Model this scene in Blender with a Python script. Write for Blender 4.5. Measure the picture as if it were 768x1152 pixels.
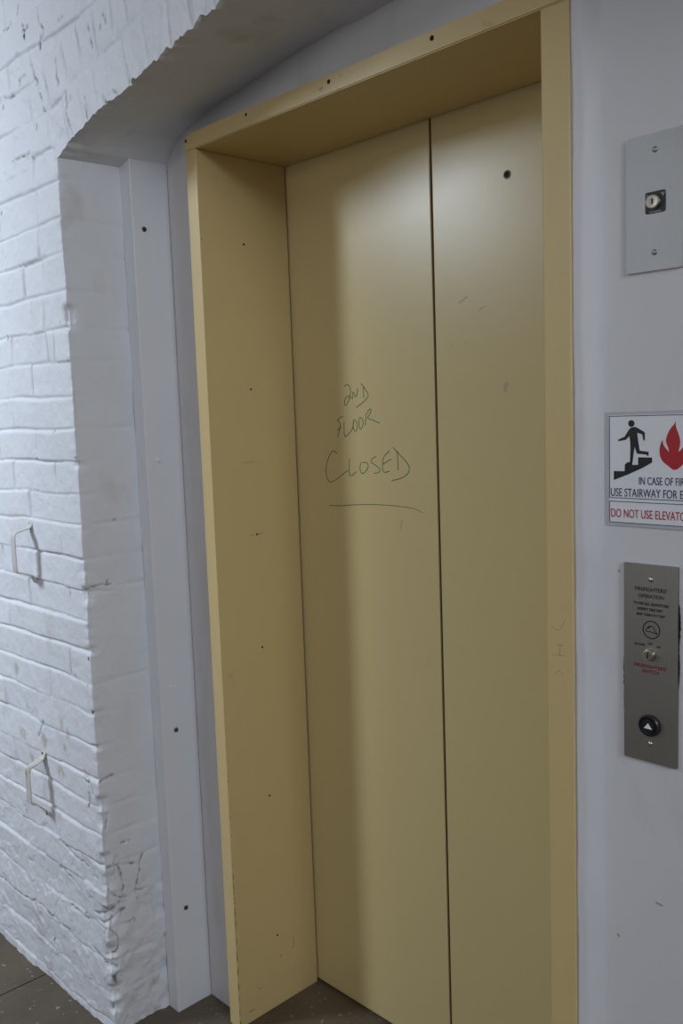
import bpy, bmesh, math, random
import numpy as np
from mathutils import Vector, Matrix
from mathutils.geometry import tessellate_polygon

random.seed(5)
S = bpy.context.scene
for o in list(bpy.data.objects):
    bpy.data.objects.remove(o, do_unlink=True)
C = S.collection

# ------------------------------------------------------------------ camera
def make_camera():
    f, yaw, pitch, roll = 1023.53, 0.80599, -0.109087, -0.035435
    cy, sy, cp, sp = math.cos(yaw), math.sin(yaw), math.cos(pitch), math.sin(pitch)
    fw = Vector((-sy * cp, cy * cp, sp))
    r0 = Vector((cy, sy, 0))
    u0 = r0.cross(fw)
    c, s = math.cos(roll), math.sin(roll)
    r = c * r0 + s * u0
    u = -s * r0 + c * u0
    cam = bpy.data.cameras.new('camera')
    cam.sensor_fit = 'VERTICAL'
    cam.sensor_height = 36.0
    cam.lens = 36.0 * f / 1152.0
    cam.clip_start = 0.02
    ob = bpy.data.objects.new('camera', cam)
    C.objects.link(ob)
    m = Matrix.Identity(4)
    for i in range(3):
        m[i][0], m[i][1], m[i][2] = r[i], u[i], -fw[i]
    m.translation = Vector((1.95603, -1.0282, 1.53024))
    ob.matrix_world = m
    S.camera = ob
make_camera()

# ------------------------------------------------------------------ light
S.view_settings.view_transform = 'Standard'
S.view_settings.look = 'None'
S.view_settings.gamma = 1.0
S.view_settings.use_curve_mapping = False
S.view_settings.exposure = -0.07
W = bpy.data.worlds.new('world')
S.world = W
W.use_nodes = True
bg = W.node_tree.nodes['Background']
bg.inputs[0].default_value = (0.78, 0.87, 1.0, 1)
bg.inputs[1].default_value = 0.18

def area(name, loc, target, sx, sy, power, col):
    l = bpy.data.lights.new(name, 'AREA')
    l.shape = 'RECTANGLE'
    l.size, l.size_y, l.energy, l.color = sx, sy, power, col
    o = bpy.data.objects.new(name, l)
    C.objects.link(o)
    o.location = loc
    o.rotation_euler = (Vector(target) - Vector(loc)).to_track_quat('-Z', 'Y').to_euler()
    return o
# two lamps of the lobby and an added fill, all outside the frame
key = area('lamp_left', (-1.30, -1.90, 2.72), (-1.50, 0.0, 1.35), 0.5, 0.5, 39, (0.75, 0.86, 1.0))
key.data.spread = math.radians(118)      # beam narrowed to keep its light off the doors
area('lamp_right', (5.2, -1.1, 2.95), (0.2, 0.3, 1.2), 1.0, 0.7, 74, (0.81, 0.88, 1.0))
area('fill_middle', (0.7, -4.0, 2.25), (0.7, 0.0, 1.9), 1.8, 0.9, 18, (0.98, 0.95, 0.96))  # unseen soft fill, added to lighten the jamb's shadow on the doors

# ------------------------------------------------------------------ dimensions (metres)
ZS = 2.122            # springing of the arch
D1, PW, D2 = 0.160, 0.0435, 0.265      # reveal depth, post width, infill wall plane
XFL, XJL, XJR, XOR = 0.171, 0.2103, 1.1241, 1.1746
YF, YD = 0.2302, 0.4951
ZH, ZHT = 2.134, 2.171
XS = 0.6727
DW = 0.250            # face of the plaster right of the doorway
XE = 2.30             # right end of the brick opening
ZT = 3.40             # ceiling

# ------------------------------------------------------------------ materials
def nodes_of(name):
    m = bpy.data.materials.new(name)
    m.use_nodes = True
    nt = m.node_tree
    return m, nt, nt.nodes['Principled BSDF']

def mat(name, col, rough=0.5, metal=0.0, var=0.0, scale=20.0, bump=0.0, bscale=200.0, stretch=(1, 1, 1), spec=0.5):
    """paint / metal with a little procedural unevenness"""
    m, nt, b = nodes_of(name)
    b.inputs['Roughness'].default_value = rough
    b.inputs['Metallic'].default_value = metal
    b.inputs['Specular IOR Level'].default_value = spec
    N, L = nt.nodes, nt.links
    tc = N.new('ShaderNodeTexCoord')
    mp = N.new('ShaderNodeMapping')
    mp.inputs['Scale'].default_value = stretch
    L.new(tc.outputs['Object'], mp.inputs[0])
    n = N.new('ShaderNodeTexNoise')
    n.inputs['Scale'].default_value = scale
    n.inputs['Detail'].default_value = 5
    L.new(mp.outputs[0], n.inputs[0])
    r = N.new('ShaderNodeMix')
    r.data_type = 'RGBA'
    r.inputs[6].default_value = tuple(c * (1 - var) for c in col) + (1,)
    r.inputs[7].default_value = tuple(min(1, c * (1 + var)) for c in col) + (1,)
    L.new(n.outputs['Fac'], r.inputs[0])
    L.new(r.outputs[2], b.inputs['Base Color'])
    if bump:
        n2 = N.new('ShaderNodeTexNoise')
        n2.inputs['Scale'].default_value = bscale
        n2.inputs['Detail'].default_value = 3
        L.new(mp.outputs[0], n2.inputs[0])
        bp = N.new('ShaderNodeBump')
        bp.inputs['Strength'].default_value = bump
        bp.inputs['Distance'].default_value = 0.002
        L.new(n2.outputs['Fac'], bp.inputs['Height'])
        L.new(bp.outputs[0], b.inputs['Normal'])
    return m

def dirt_mix(m, col, attr='dirt'):
    """mix a stain colour in where the mesh attribute says there is a stain"""
    nt = m.node_tree
    b = nt.nodes['Principled BSDF']
    src = b.inputs['Base Color'].links[0].from_socket
    a = nt.nodes.new('ShaderNodeAttribute')
    a.attribute_name = attr
    mx = nt.nodes.new('ShaderNodeMix')
    mx.data_type = 'RGBA'
    nt.links.new(a.outputs['Fac'], mx.inputs[0])
    nt.links.new(src, mx.inputs[6])
    mx.inputs[7].default_value = col + (1,)
    nt.links.new(mx.outputs[2], b.inputs['Base Color'])

def scuffs(m, col, scale, lo, hi, amount, stretch=(1, 1, 1)):
    """thin irregular scuffs from a stretched noise"""
    nt = m.node_tree
    N, L = nt.nodes, nt.links
    b = N['Principled BSDF']
    src = b.inputs['Base Color'].links[0].from_socket
    tc = N.new('ShaderNodeTexCoord')
    mp = N.new('ShaderNodeMapping')
    mp.inputs['Scale'].default_value = stretch
    L.new(tc.outputs['Object'], mp.inputs[0])
    n = N.new('ShaderNodeTexNoise')
    n.inputs['Scale'].default_value = scale
    n.inputs['Detail'].default_value = 6
    L.new(mp.outputs[0], n.inputs[0])
    mr = N.new('ShaderNodeMapRange')
    mr.inputs[1].default_value, mr.inputs[2].default_value = lo, hi
    mr.inputs[3].default_value, mr.inputs[4].default_value = 0, amount
    L.new(n.outputs['Fac'], mr.inputs[0])
    mx = N.new('ShaderNodeMix')
    mx.data_type = 'RGBA'
    L.new(mr.outputs[0], mx.inputs[0])
    L.new(src, mx.inputs[6])
    mx.inputs[7].default_value = col + (1,)
    L.new(mx.outputs[2], b.inputs['Base Color'])

WHITE = (0.70, 0.71, 0.735)
M_brick = mat('white_brick_paint', WHITE, 0.6, spec=0.3, var=0.04, scale=9, bump=0.35, bscale=140)
scuffs(M_brick, (0.42, 0.37, 0.29), 7.0, 0.60, 0.75, 0.45, (1, 1, 0.6))
dirt_mix(M_brick, (0.36, 0.31, 0.20), 'stain')
dirt_mix(M_brick, (0.035, 0.028, 0.022))
M_plaster = mat('white_wall_paint', (0.635, 0.63, 0.64), 0.5, var=0.04, scale=4, bump=0.15, bscale=60)
scuffs(M_plaster, (0.36, 0.35, 0.34), 8.0, 0.54, 0.78, 0.45, (1, 1, 0.3))
M_post = mat('white_post_paint', (0.70, 0.71, 0.74), 0.4, var=0.03, scale=6, bump=0.08, bscale=40)
YEL = (0.60, 0.455, 0.21)
M_frame = mat('yellow_frame_paint', YEL, 0.38, var=0.04, scale=3, bump=0.05, bscale=120)
scuffs(M_frame, (0.20, 0.13, 0.06), 14.0, 0.70, 0.78, 0.5)
M_door = mat('yellow_door_paint', (0.585, 0.468, 0.228), 0.30, spec=0.45, var=0.03, scale=2, bump=0.03, bscale=90)
scuffs(M_door, (0.30, 0.22, 0.10), 10.0, 0.70, 0.80, 0.35, (1, 1, 0.8))
M_dark = mat('dark_rubber', (0.05, 0.03, 0.015), 0.7)
M_black = mat('black_plastic', (0.012, 0.012, 0.014), 0.35)
M_hole = mat('black_hole', (0.006, 0.005, 0.004), 0.8)
M_ink = mat('green_marker_ink', (0.045, 0.14, 0.06), 0.6, var=0.3, scale=90)
M_pencil = mat('grey_pencil', (0.44, 0.33, 0.17), 0.7, var=0.2, scale=90)
M_chip = mat('dark_chipped_paint', (0.07, 0.045, 0.02), 0.8)
M_screw = mat('dark_screw_metal', (0.07, 0.055, 0.035), 0.4, 0.6)
M_chrome = mat('bright_screw_metal', (0.62, 0.60, 0.56), 0.22, 1.0)
M_brass = mat('key_cylinder_metal', (0.58, 0.54, 0.46), 0.28, 1.0)
M_steel = mat('brushed_steel', (0.36, 0.365, 0.365), 0.45, 1.0, var=0.06, scale=60, bump=0.10, bscale=500, stretch=(12, 1, 0.4))
M_steel2 = mat('dull_brushed_steel', (0.36, 0.345, 0.31), 0.46, 1.0, var=0.10, scale=50, bump=0.10, bscale=500, stretch=(12, 1, 0.4))
M_signw = mat('white_sign_plastic', (0.76, 0.77, 0.79), 0.35)
M_clear = mat('grey_clear_sign_margin', (0.48, 0.49, 0.51), 0.2)
M_navy = mat('navy_sign_line', (0.03, 0.035, 0.10), 0.4)
M_red = mat('red_sign_print', (0.42, 0.012, 0.018), 0.4)
M_redp = mat('dull_red_print', (0.20, 0.02, 0.02), 0.5)
M_arrow = mat('white_arrow_print', (0.85, 0.85, 0.85), 0.4)
M_handle = mat('painted_strap', (0.62, 0.60, 0.57), 0.35, var=0.12, scale=45)
M_handle2 = mat('worn_painted_strap', (0.60, 0.58, 0.54), 0.35, var=0.2, scale=40)
scuffs(M_handle2, (0.36, 0.26, 0.12), 30.0, 0.52, 0.66, 0.8)

def floor_mat():
    m = mat('brown_concrete', (0.115, 0.088, 0.058), 0.55, var=0.45, scale=5, bump=0.25, bscale=90)
    scuffs(m, (0.36, 0.33, 0.27), 55.0, 0.64, 0.70, 0.8)
    scuffs(m, (0.045, 0.038, 0.03), 3.0, 0.45, 0.75, 0.8)
    return m
M_floor = floor_mat()
M_ceil = mat('ceiling_paint', (0.70, 0.69, 0.67), 0.8, var=0.03)
M_blocker = mat('dark_blocker', (0.02, 0.02, 0.02), 0.9)

# ------------------------------------------------------------------ helpers
def link(name, me, m=None, parent=None):
    o = bpy.data.objects.new(name, me)
    C.objects.link(o)
    if m: me.materials.append(m)
    if parent: o.parent = parent
    return o

def obj(name, bm, m, parent=None, smooth=False):
    me = bpy.data.meshes.new(name)
    bmesh.ops.recalc_face_normals(bm, faces=bm.faces)
    bm.to_mesh(me); bm.free()
    if smooth:
        for p in me.polygons: p.use_smooth = True
    o = link(name, me, m)
    if parent:
        o.parent = parent
        o.matrix_parent_inverse = Matrix.Translation(-parent.location)
    return o

def thing(name, label, cat, loc, group=None):
    o = bpy.data.objects.new(name, None)
    o.empty_display_size = 0.05
    C.objects.link(o)
    o.location = loc
    o['label'] = label; o['category'] = cat
    if group: o['group'] = group
    return o

def mount(t, loc, size):
    """hang a finished fitting on the plaster at loc"""
    t.location = loc
    t.scale = (size, size, size)

def struct(o):
    o['kind'] = 'structure'
    return o

def add_box(bm, x0, x1, y0, y1, z0, z1, bev=0.0, seg=2):
    b = bmesh.new()
    bmesh.ops.create_cube(b, size=1)
    for v in b.verts:
        v.co = Vector(((x0 + x1) / 2 + v.co.x * (x1 - x0), (y0 + y1) / 2 + v.co.y * (y1 - y0), (z0 + z1) / 2 + v.co.z * (z1 - z0)))
    if bev:
        bmesh.ops.bevel(b, geom=b.edges[:], offset=bev, segments=seg, affect='EDGES', profile=0.6)
    me = bpy.data.meshes.new('t'); b.to_mesh(me); b.free()
    bm.from_mesh(me); bpy.data.meshes.remove(me)
    return bm

def box(*a, **k):
    return add_box(bmesh.new(), *a, **k)

def add_lathe(bm, prof, centre, axis, n=24):
    """revolve (radius, height) pairs about axis through centre"""
    a = Vector(axis).normalized()
    t = a.orthogonal().normalized(); u = a.cross(t)
    rings = []
    for r, h in prof:
        if r < 1e-7:
            rings.append([bm.verts.new(Vector(centre) + a * h)])
        else:
            rings.append([bm.verts.new(Vector(centre) + a * h + (t * math.cos(2 * math.pi * i / n) + u * math.sin(2 * math.pi * i / n)) * r) for i in range(n)])
    for A, B in zip(rings, rings[1:]):
        for i in range(n):
            j = (i + 1) % n
            if len(A) == 1 and len(B) == 1: continue
            if len(A) == 1: bm.faces.new((A[0], B[i], B[j]))
            elif len(B) == 1: bm.faces.new((A[i], B[0], A[j]))
            else: bm.faces.new((A[i], B[i], B[j], A[j]))
    return bm

def add_prism(bm, poly, y0, y1, tess=False):
    """polygon in x,z extruded from y0 (front) to y1"""
    f = [bm.verts.new((x, y0, z)) for x, z in poly]
    b = [bm.verts.new((x, y1, z)) for x, z in poly]
    n = len(poly)
    if tess:
        for t in tessellate_polygon([[Vector((x, z, 0)) for x, z in poly]]):
            bm.faces.new([f[i] for i in t]); bm.faces.new([b[i] for i in reversed(t)])
    else:
        bm.faces.new(f); bm.faces.new(b[::-1])
    for i in range(n):
        j = (i + 1) % n
        bm.faces.new((f[i], b[i], b[j], f[j]))
    return bm

def smooth_path(pts, it=2):
    pts = [Vector(p) for p in pts]
    for _ in range(it):
        q = [pts[0]]
        for a, b in zip(pts, pts[1:]):
            q += [a * 0.75 + b * 0.25, a * 0.25 + b * 0.75]
        q.append(pts[-1]); pts = q
    return pts

def add_stroke(bm, pts, y, w, th=0.0004, it=2, wend=None):
    """flat pen stroke lying on the plane y (x,z points)"""
    p = smooth_path([(x, z) for x, z in pts], it) if it else [Vector(q) for q in pts]
    L, R, n = [], [], len(p)
    for i in range(n):
        t = (p[min(i + 1, n - 1)] - p[max(i - 1, 0)])
        t = t.normalized() if t.length > 1e-9 else Vector((1, 0))
        nn = Vector((-t.y, t.x))
        ww = w if wend is None else w + (wend - w) * i / (n - 1)
        L.append(p[i] + nn * ww / 2); R.append(p[i] - nn * ww / 2)
    def v(q, yy): return bm.verts.new((q.x, yy, q.y))
    a = [v(q, y - th) for q in L]; b = [v(q, y - th) for q in R]
    c = [v(q, y) for q in L]; d = [v(q, y) for q in R]
    for i in range(n - 1):
        bm.faces.new((a[i], a[i + 1], b[i + 1], b[i]))
        bm.faces.new((c[i], c[i + 1], a[i + 1], a[i]))
        bm.faces.new((b[i], b[i + 1], d[i + 1], d[i]))
    return bm

def text_mesh(name, s, x0, z0, w, h, y, m, parent, bold=0.0):
    """a line of lettering fitted into the box x0..x0+w, z0..z0+h on the plane y"""
    cu = bpy.data.curves.new('t', 'FONT')
    cu.body = s; cu.size = 1.0; cu.extrude = 0.02; cu.offset = bold
    t = bpy.data.objects.new('t', cu)
    C.objects.link(t)
    dg = bpy.context.evaluated_depsgraph_get()
    me = bpy.data.meshes.new_from_object(t.evaluated_get(dg))
    bpy.data.objects.remove(t)
    xs = [v.co.x for v in me.vertices]; ys = [v.co.y for v in me.vertices]
    ax, bx, ay, by = min(xs), max(xs), min(ys), max(ys)
    for v in me.vertices:
        v.co = Vector((x0 + (v.co.x - ax) / (bx - ax) * w, y - 0.0003 - v.co.z * 0.008, z0 + (v.co.y - ay) / (by - ay) * h))
    me.materials.clear()
    me.name = name
    o = link(name, me, m)
    o.parent = parent
    o.matrix_parent_inverse = Matrix.Translation(-parent.location)
    return o

# ------------------------------------------------------------------ noise for the masonry
def _hash(i, j, k, seed):
    n = (i * 374761393 + j * 668265263 + k * 2147483647 + seed * 974634511) & 0xFFFFFFFF
    n = ((n ^ (n >> 13)) * 1274126177) & 0xFFFFFFFF
    n = (n ^ (n >> 16)) & 0xFFFFFFFF
    return n / 4294967295.0

def vnoise(x, y, z, seed=0):
    i, j, k = [np.floor(a).astype(np.int64) for a in (x, y, z)]
    fx, fy, fz = x - i, y - j, z - k
    fx, fy, fz = [a * a * (3 - 2 * a) for a in (fx, fy, fz)]
    r = 0
    for a in (0, 1):
        for b in (0, 1):
            for c in (0, 1):
                wgt = (fx if a else 1 - fx) * (fy if b else 1 - fy) * (fz if c else 1 - fz)
                r = r + wgt * _hash(i + a, j + b, k + c, seed)
    return r * 2 - 1

def fbm(x, y, z, f, octv=3, seed=0):
    r, a = 0, 1.0
    for o in range(octv):
        r = r + a * vnoise(x * f + 17.3 * o, y * f, z * f, seed + o)
        f *= 2.03; a *= 0.5
    return r

def sstep(a, b, x):
    t = np.clip((x - a) / (b - a), 0, 1)
    return t * t * (3 - 2 * t)

# ------------------------------------------------------------------ the arch
_fx = np.array([-0.5, 0.0, 0.17, 0.26, 0.40, 0.48, 0.63, 0.80, 1.0, 1.2, 1.5, 1.8, 2.1, 2.3, 2.8])
_fz = np.array([1.99, 2.122, 2.1655, 2.180, 2.208, 2.220, 2.248, 2.270, 2.282, 2.284, 2.272, 2.235, 2.170, 2.122, 2.0])
def arch_front(x): return np.interp(x, _fx, _fz)
_bx = np.array([-0.1, 0.0, 0.0435, 0.065, 0.10, 0.20, 0.38, 0.54, 0.79, 1.1, 1.6, 2.0, 2.3])
_bz = np.array([2.124, 2.127, 2.137, 2.162, 2.192, 2.216, 2.241, 2.256, 2.267, 2.275, 2.25, 2.2, 2.14])
def arch_back(x): return np.interp(x, _bx, _bz)

COURSES = np.array([-0.06, 0.025, 0.108, 0.195, 0.278, 0.366, 0.441, 0.520, 0.592, 0.660, 0.747, 0.828, 0.903, 0.981, 1.055, 1.130, 1.206,
                    1.287, 1.359, 1.438, 1.513, 1.590, 1.672, 1.745, 1.828, 1.912, 1.988, 2.074] + [2.15 + 0.0765 * i for i in range(18)])
# perpends seen near the corner, course by course (from the course whose bed is the key)
SEEN = {26: [-0.114, -0.32], 25: [-0.113, -0.222, -0.315], 24: [-0.106, -0.2095], 23: [-0.110, -0.169], 22: [-0.071, -0.108, -0.30],
        21: [-0.20], 20: [-0.106, -0.318], 19: [-0.20, -0.41], 18: [-0.116], 17: [-0.26, -0.46], 16: [-0.101, -0.31], 15: [-0.24],
        14: [-0.085, -0.30], 13: [-0.434, -0.22], 12: [-0.105, -0.316], 11: [-0.22, -0.43], 10: [-0.091, -0.30], 9: [-0.2], 8: [-0.047, -0.25]}
PERP = []
rr = np.random.RandomState(3)
for k in range(len(COURSES)):
    js = list(SEEN.get(k, [-0.11 if k % 2 else -0.21]))
    x = min(js)
    while x > -3.4:
        x -= 0.212 + rr.uniform(-0.012, 0.012); js.append(x)
    x = 0.0
    while x < 3.2:
        x += 0.212 + rr.uniform(-0.012, 0.012); js.append(x)
    PERP.append(np.array(sorted(js)))
RING_W = 0.108
RING1 = np.array([-0.012, 0.066, 0.131, 0.196, 0.245, 0.318, 0.392, 0.468, 0.54, 0.61, 0.68] + [0.68 + 0.072 * i for i in range(1, 24)])
RING2 = RING1 + 0.036 + rr.uniform(-0.012, 0.012, len(RING1))

def brick_h(x, z):
    """relief of the painted brickwork: (height, groove mask) at points of the wall face"""
    y0 = np.zeros_like(x)
    low = 1 - sstep(0.22, 0.75, z)
    wob = 0.004 + 0.003 * low
    xw = x + wob * fbm(x, y0, z, 9, 2, 11)
    zw = z + wob * fbm(x, y0, z, 7, 2, 21)
    af = arch_front(xw)
    sl = (arch_front(xw + 0.03) - arch_front(xw - 0.03)) / 0.06
    cs = 1 / np.sqrt(1 + sl * sl)
    dr = (zw - af) * cs
    foot = xw + dr * sl * cs
    ring = (dr > -0.05) & (dr < 2 * RING_W) & (foot > -0.012) & (foot < XE)
    kind = np.zeros_like(x, dtype=int)
    # straight courses
    k = np.clip(np.searchsorted(COURSES, zw) - 1, 0, len(COURSES) - 2)
    dz = np.minimum(zw - COURSES[k], COURSES[k + 1] - zw)
    dj = np.full_like(x, 9.0); cell = np.zeros_like(x, dtype=np.int64)
    for kk in np.unique(k):
        mk = k == kk
        js = PERP[kk]
        i = np.clip(np.searchsorted(js, xw[mk]), 1, len(js) - 1)
        dj[mk] = np.minimum(np.abs(xw[mk] - js[i - 1]), np.abs(js[i] - xw[mk]))
        cell[mk] = i
    bed_w = 0.0034 + 0.0014 * vnoise(x * 5, y0, z * 13, 5)
    g_bed = np.exp(-(dz / bed_w) ** 2) * np.clip(0.62 + 0.75 * vnoise(x * 5, y0, np.round(zw * 13), 31), 0.08, 1.15)
    g_per = np.exp(-(dj / 0.0036) ** 2) * np.clip(0.50 + 0.6 * vnoise(x * 9, y0, z * 12, 41), 0, 1)
    idh = _hash(k.astype(np.int64), cell, np.zeros_like(cell), 3) - 0.5
    tilt = (_hash(k.astype(np.int64), cell, np.ones_like(cell), 9) - 0.5) * (zw - COURSES[k] - 0.037) * 0.09
    # rowlock rings over the opening
    rn = (dr > RING_W).astype(np.int64)
    dre = np.minimum(np.abs(dr - RING_W), np.abs(dr - 2 * RING_W))
    d1 = np.abs(foot[..., None] - RING1[None]).min(-1)
    d2 = np.abs(foot[..., None] - RING2[None]).min(-1)
    c1 = np.searchsorted(RING1, foot); c2 = np.searchsorted(RING2, foot)
    drj = np.where(rn == 1, d2, d1); rc = np.where(rn == 1, c2, c1)
    rg_bed = np.exp(-(dre / 0.010) ** 2) * 0.55
    rg_per = np.exp(-(drj / 0.0045) ** 2) * np.clip(0.55 + 0.6 * vnoise(x * 12, y0, z * 12, 51), 0, 1)
    ridh = _hash(rc.astype(np.int64), rn, np.zeros_like(rn), 13) - 0.5
    groove = np.where(ring, np.maximum(rg_bed, rg_per), np.maximum(np.clip(g_bed, 0, 1.1), g_per))
    off = np.where(ring, ridh * 0.004 + 0.002 * rn, idh * 0.0050 + tilt)
    rag = 1 + 0.7 * low + 0.9 * (z > ZS)
    h = -0.0062 * groove * (1 - 0.60 * low) + off
    h = h + 0.0016 * rag * fbm(x, y0, z, 6, 2, 61) + 0.0007 * rag * fbm(x, y0, z, 45, 3, 71)
    # loose crusts of old paint
    crust = fbm(x, y0, z, 17, 3, 81)
    h = h + 0.0014 * (0.35 + low + 0.6 * (z > ZS)) * sstep(0.25, 0.33, crust)
    h = h - 0.0035 * crack_at(x, z, 0.0030)
    return h

WRITING= [[(0.3892, 1.5907), (0.3974, 1.5958), (0.407, 1.5927), (0.4112, 1.583), (0.4099, 1.5708), (0.4033, 1.556), (0.3929, 1.5454), (0.3879, 1.5483), (0.3896, 1.5592), (0.396, 1.5672), (0.4058, 1.5682), (0.4122, 1.5617)], [(0.4164, 1.5597), (0.4182, 1.5827), (0.4287, 1.5592), (0.4346, 1.5847)], [(0.4537, 1.5611), (0.4538, 1.5892)], [(0.4447, 1.5963), (0.4585, 1.5837), (0.4703, 1.5685), (0.465, 1.5607), (0.4494, 1.5505), (0.4278, 1.5398)], [(0.3837, 1.5209), (0.3716, 1.5178), (0.3611, 1.5102)], [(0.366, 1.5107), (0.3726, 1.4989), (0.3663, 1.4851), (0.3611, 1.4698)], [(0.36, 1.488), (0.3744, 1.4947)], [(0.385, 1.507), (0.3839, 1.4849), (0.3852, 1.4697), (0.3974, 1.4765), (0.4138, 1.4901), (0.4186, 1.5092)], [(0.4195, 1.5119), (0.4147, 1.5011), (0.4175, 1.486), (0.4251, 1.4832), (0.4295, 1.4927), (0.4293, 1.5063), (0.4195, 1.5119)], [(0.4371, 1.5162), (0.4349, 1.5008), (0.437, 1.4885), (0.4448, 1.4911), (0.4499, 1.5032), (0.4477, 1.5141), (0.4371, 1.5167)], [(0.4558, 1.4978), (0.4586, 1.5193)], [(0.4575, 1.5206), (0.4675, 1.5325), (0.4752, 1.5363), (0.4768, 1.5309), (0.4689, 1.5204), (0.4611, 1.5152), (0.4815, 1.5094), (0.5023, 1.5019)], [(0.3556, 1.4291), (0.3482, 1.4393), (0.3334, 1.4326), (0.3199, 1.4103), (0.3144, 1.3898), (0.3176, 1.3695), (0.3295, 1.3579), (0.3525, 1.3686), (0.3929, 1.3915)], [(0.3994, 1.4187), (0.3967, 1.3952), (0.3974, 1.3778), (0.4078, 1.3792), (0.421, 1.3885)], [(0.4371, 1.4103), (0.4324, 1.3959), (0.4384, 1.3835), (0.451, 1.3874), (0.4626, 1.4018), (0.4595, 1.4106), (0.4422, 1.411)], [(0.4881, 1.4257), (0.4722, 1.4196), (0.4709, 1.4108), (0.4886, 1.404), (0.5003, 1.3955), (0.4951, 1.3873), (0.4781, 1.3862)], [(0.5316, 1.4392), (0.5111, 1.4253), (0.508, 1.4078), (0.5065, 1.3939), (0.5143, 1.3878), (0.5288, 1.3926)], [(0.509, 1.4079), (0.5355, 1.42)], [(0.554, 1.4394), (0.5555, 1.4189), (0.556, 1.3949)], [(0.5426, 1.4462), (0.5628, 1.4292), (0.5828, 1.4141), (0.5914, 1.4007), (0.5864, 1.3871), (0.5654, 1.3763), (0.5349, 1.3703)], [(0.3222, 1.3029), (0.3544, 1.303), (0.4069, 1.3085), (0.4675, 1.3125), (0.5208, 1.313), (0.5768, 1.3116), (0.6083, 1.3081), (0.6281, 1.3007)]]
PERSON= [(1.2552, 1.49), (1.2506, 1.4835), (1.2468, 1.4778), (1.2356, 1.4729), (1.2362, 1.4705), (1.2489, 1.4728), (1.2547, 1.4785), (1.2562, 1.4686), (1.2564, 1.4571), (1.2555, 1.4369), (1.2597, 1.4369), (1.2618, 1.4533), (1.2634, 1.4619), (1.2672, 1.4514), (1.2829, 1.4502), (1.2839, 1.4483), (1.2859, 1.4483), (1.2863, 1.4544), (1.2717, 1.4562), (1.2692, 1.4705), (1.2676, 1.4834), (1.2757, 1.4809), (1.2778, 1.4714), (1.2802, 1.472), (1.2798, 1.4841), (1.2676, 1.491), (1.2645, 1.4924), (1.2593, 1.4919)]
STAIRS= [(1.2282, 1.4241), (1.2467, 1.4242), (1.2471, 1.4348), (1.252, 1.4384), (1.2589, 1.4379), (1.2597, 1.4341), (1.2692, 1.4346), (1.2692, 1.4461), (1.2916, 1.4459), (1.292, 1.4384), (1.2758, 1.4296), (1.253, 1.4195), (1.2282, 1.41)]
FLAME= [(1.3287, 1.5007), (1.3272, 1.4961), (1.3195, 1.488), (1.3141, 1.476), (1.3137, 1.4685), (1.3177, 1.4602), (1.3187, 1.4537), (1.3157, 1.4574), (1.3102, 1.4639), (1.3088, 1.4685), (1.309, 1.4732), (1.3059, 1.4685), (1.3035, 1.4592), (1.3039, 1.4498), (1.3079, 1.4405), (1.3178, 1.4332), (1.3276, 1.4263), (1.3391, 1.4345), (1.3466, 1.4447), (1.3488, 1.4575), (1.3474, 1.4685), (1.3445, 1.4758), (1.3436, 1.4685), (1.3399, 1.4612), (1.3342, 1.4547), (1.3332, 1.4565), (1.3355, 1.463), (1.336, 1.4722), (1.3331, 1.4814), (1.3288, 1.4924)]
PENCIL= [[(1.1327, 1.1686), (1.1471, 1.1611), (1.1601, 1.1835)], [(1.1419, 1.1392), (1.1567, 1.1407)], [(1.1498, 1.1396), (1.1477, 1.1226)], [(1.1347, 1.1212), (1.1585, 1.1231)], [(1.1373, 1.0871), (1.1484, 1.0985), (1.1543, 1.0885)]]
DIRT= [(-0.049, 2.3719), (-0.0357, 2.3904), (-0.0213, 2.4067), (-0.0345, 2.4488), (-0.1188, 2.4336), (-0.1124, 2.421), (-0.0938, 2.4329), (-0.1609, 2.3344), (-0.0797, 2.3156), (-0.066, 2.2994), (-0.248, 2.2944), (0.2308, 2.1814), (0.0649, 2.3965), (0.2233, 2.3304), (0.2382, 2.3446), (0.2037, 2.2807), (-0.0438, 2.2353), (-0.0845, 2.2079), (-0.1083, 2.1464), (-0.1824, 2.4642), (-0.2229, 2.4623), (0.0852, 2.2298), (-0.302, 2.053), (-0.1128, 2.0658), (-0.1073, 1.9835), (-0.2215, 1.9096), (-0.0054, 1.8303), (-0.0387, 1.7634), (-0.0087, 1.6706), (-0.1002, 1.5118), (-0.3158, 1.7474), (-0.2053, 1.4425), (-0.0049, 1.4468), (-0.0075, 0.9649), (0.0584, 1.1478), (-0.4518, 1.1996), (-0.1373, 1.2045), (-0.0829, 1.1175), (-0.0794, 0.9074), (-0.0205, 0.8969), (-0.2899, 0.5878), (-0.0524, 0.6073), (-0.0584, 0.5805), (-0.0054, 0.8324), (-0.0008, 0.7467), (-0.0981, 0.2612), (-0.2953, 0.1343), (-0.1748, 0.0906), (-0.0091, 0.1836), (-0.0075, 0.0678), (-0.0292, 0.4646), (0.0138, 0.3059), (-0.0492, 0.3086)]

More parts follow.
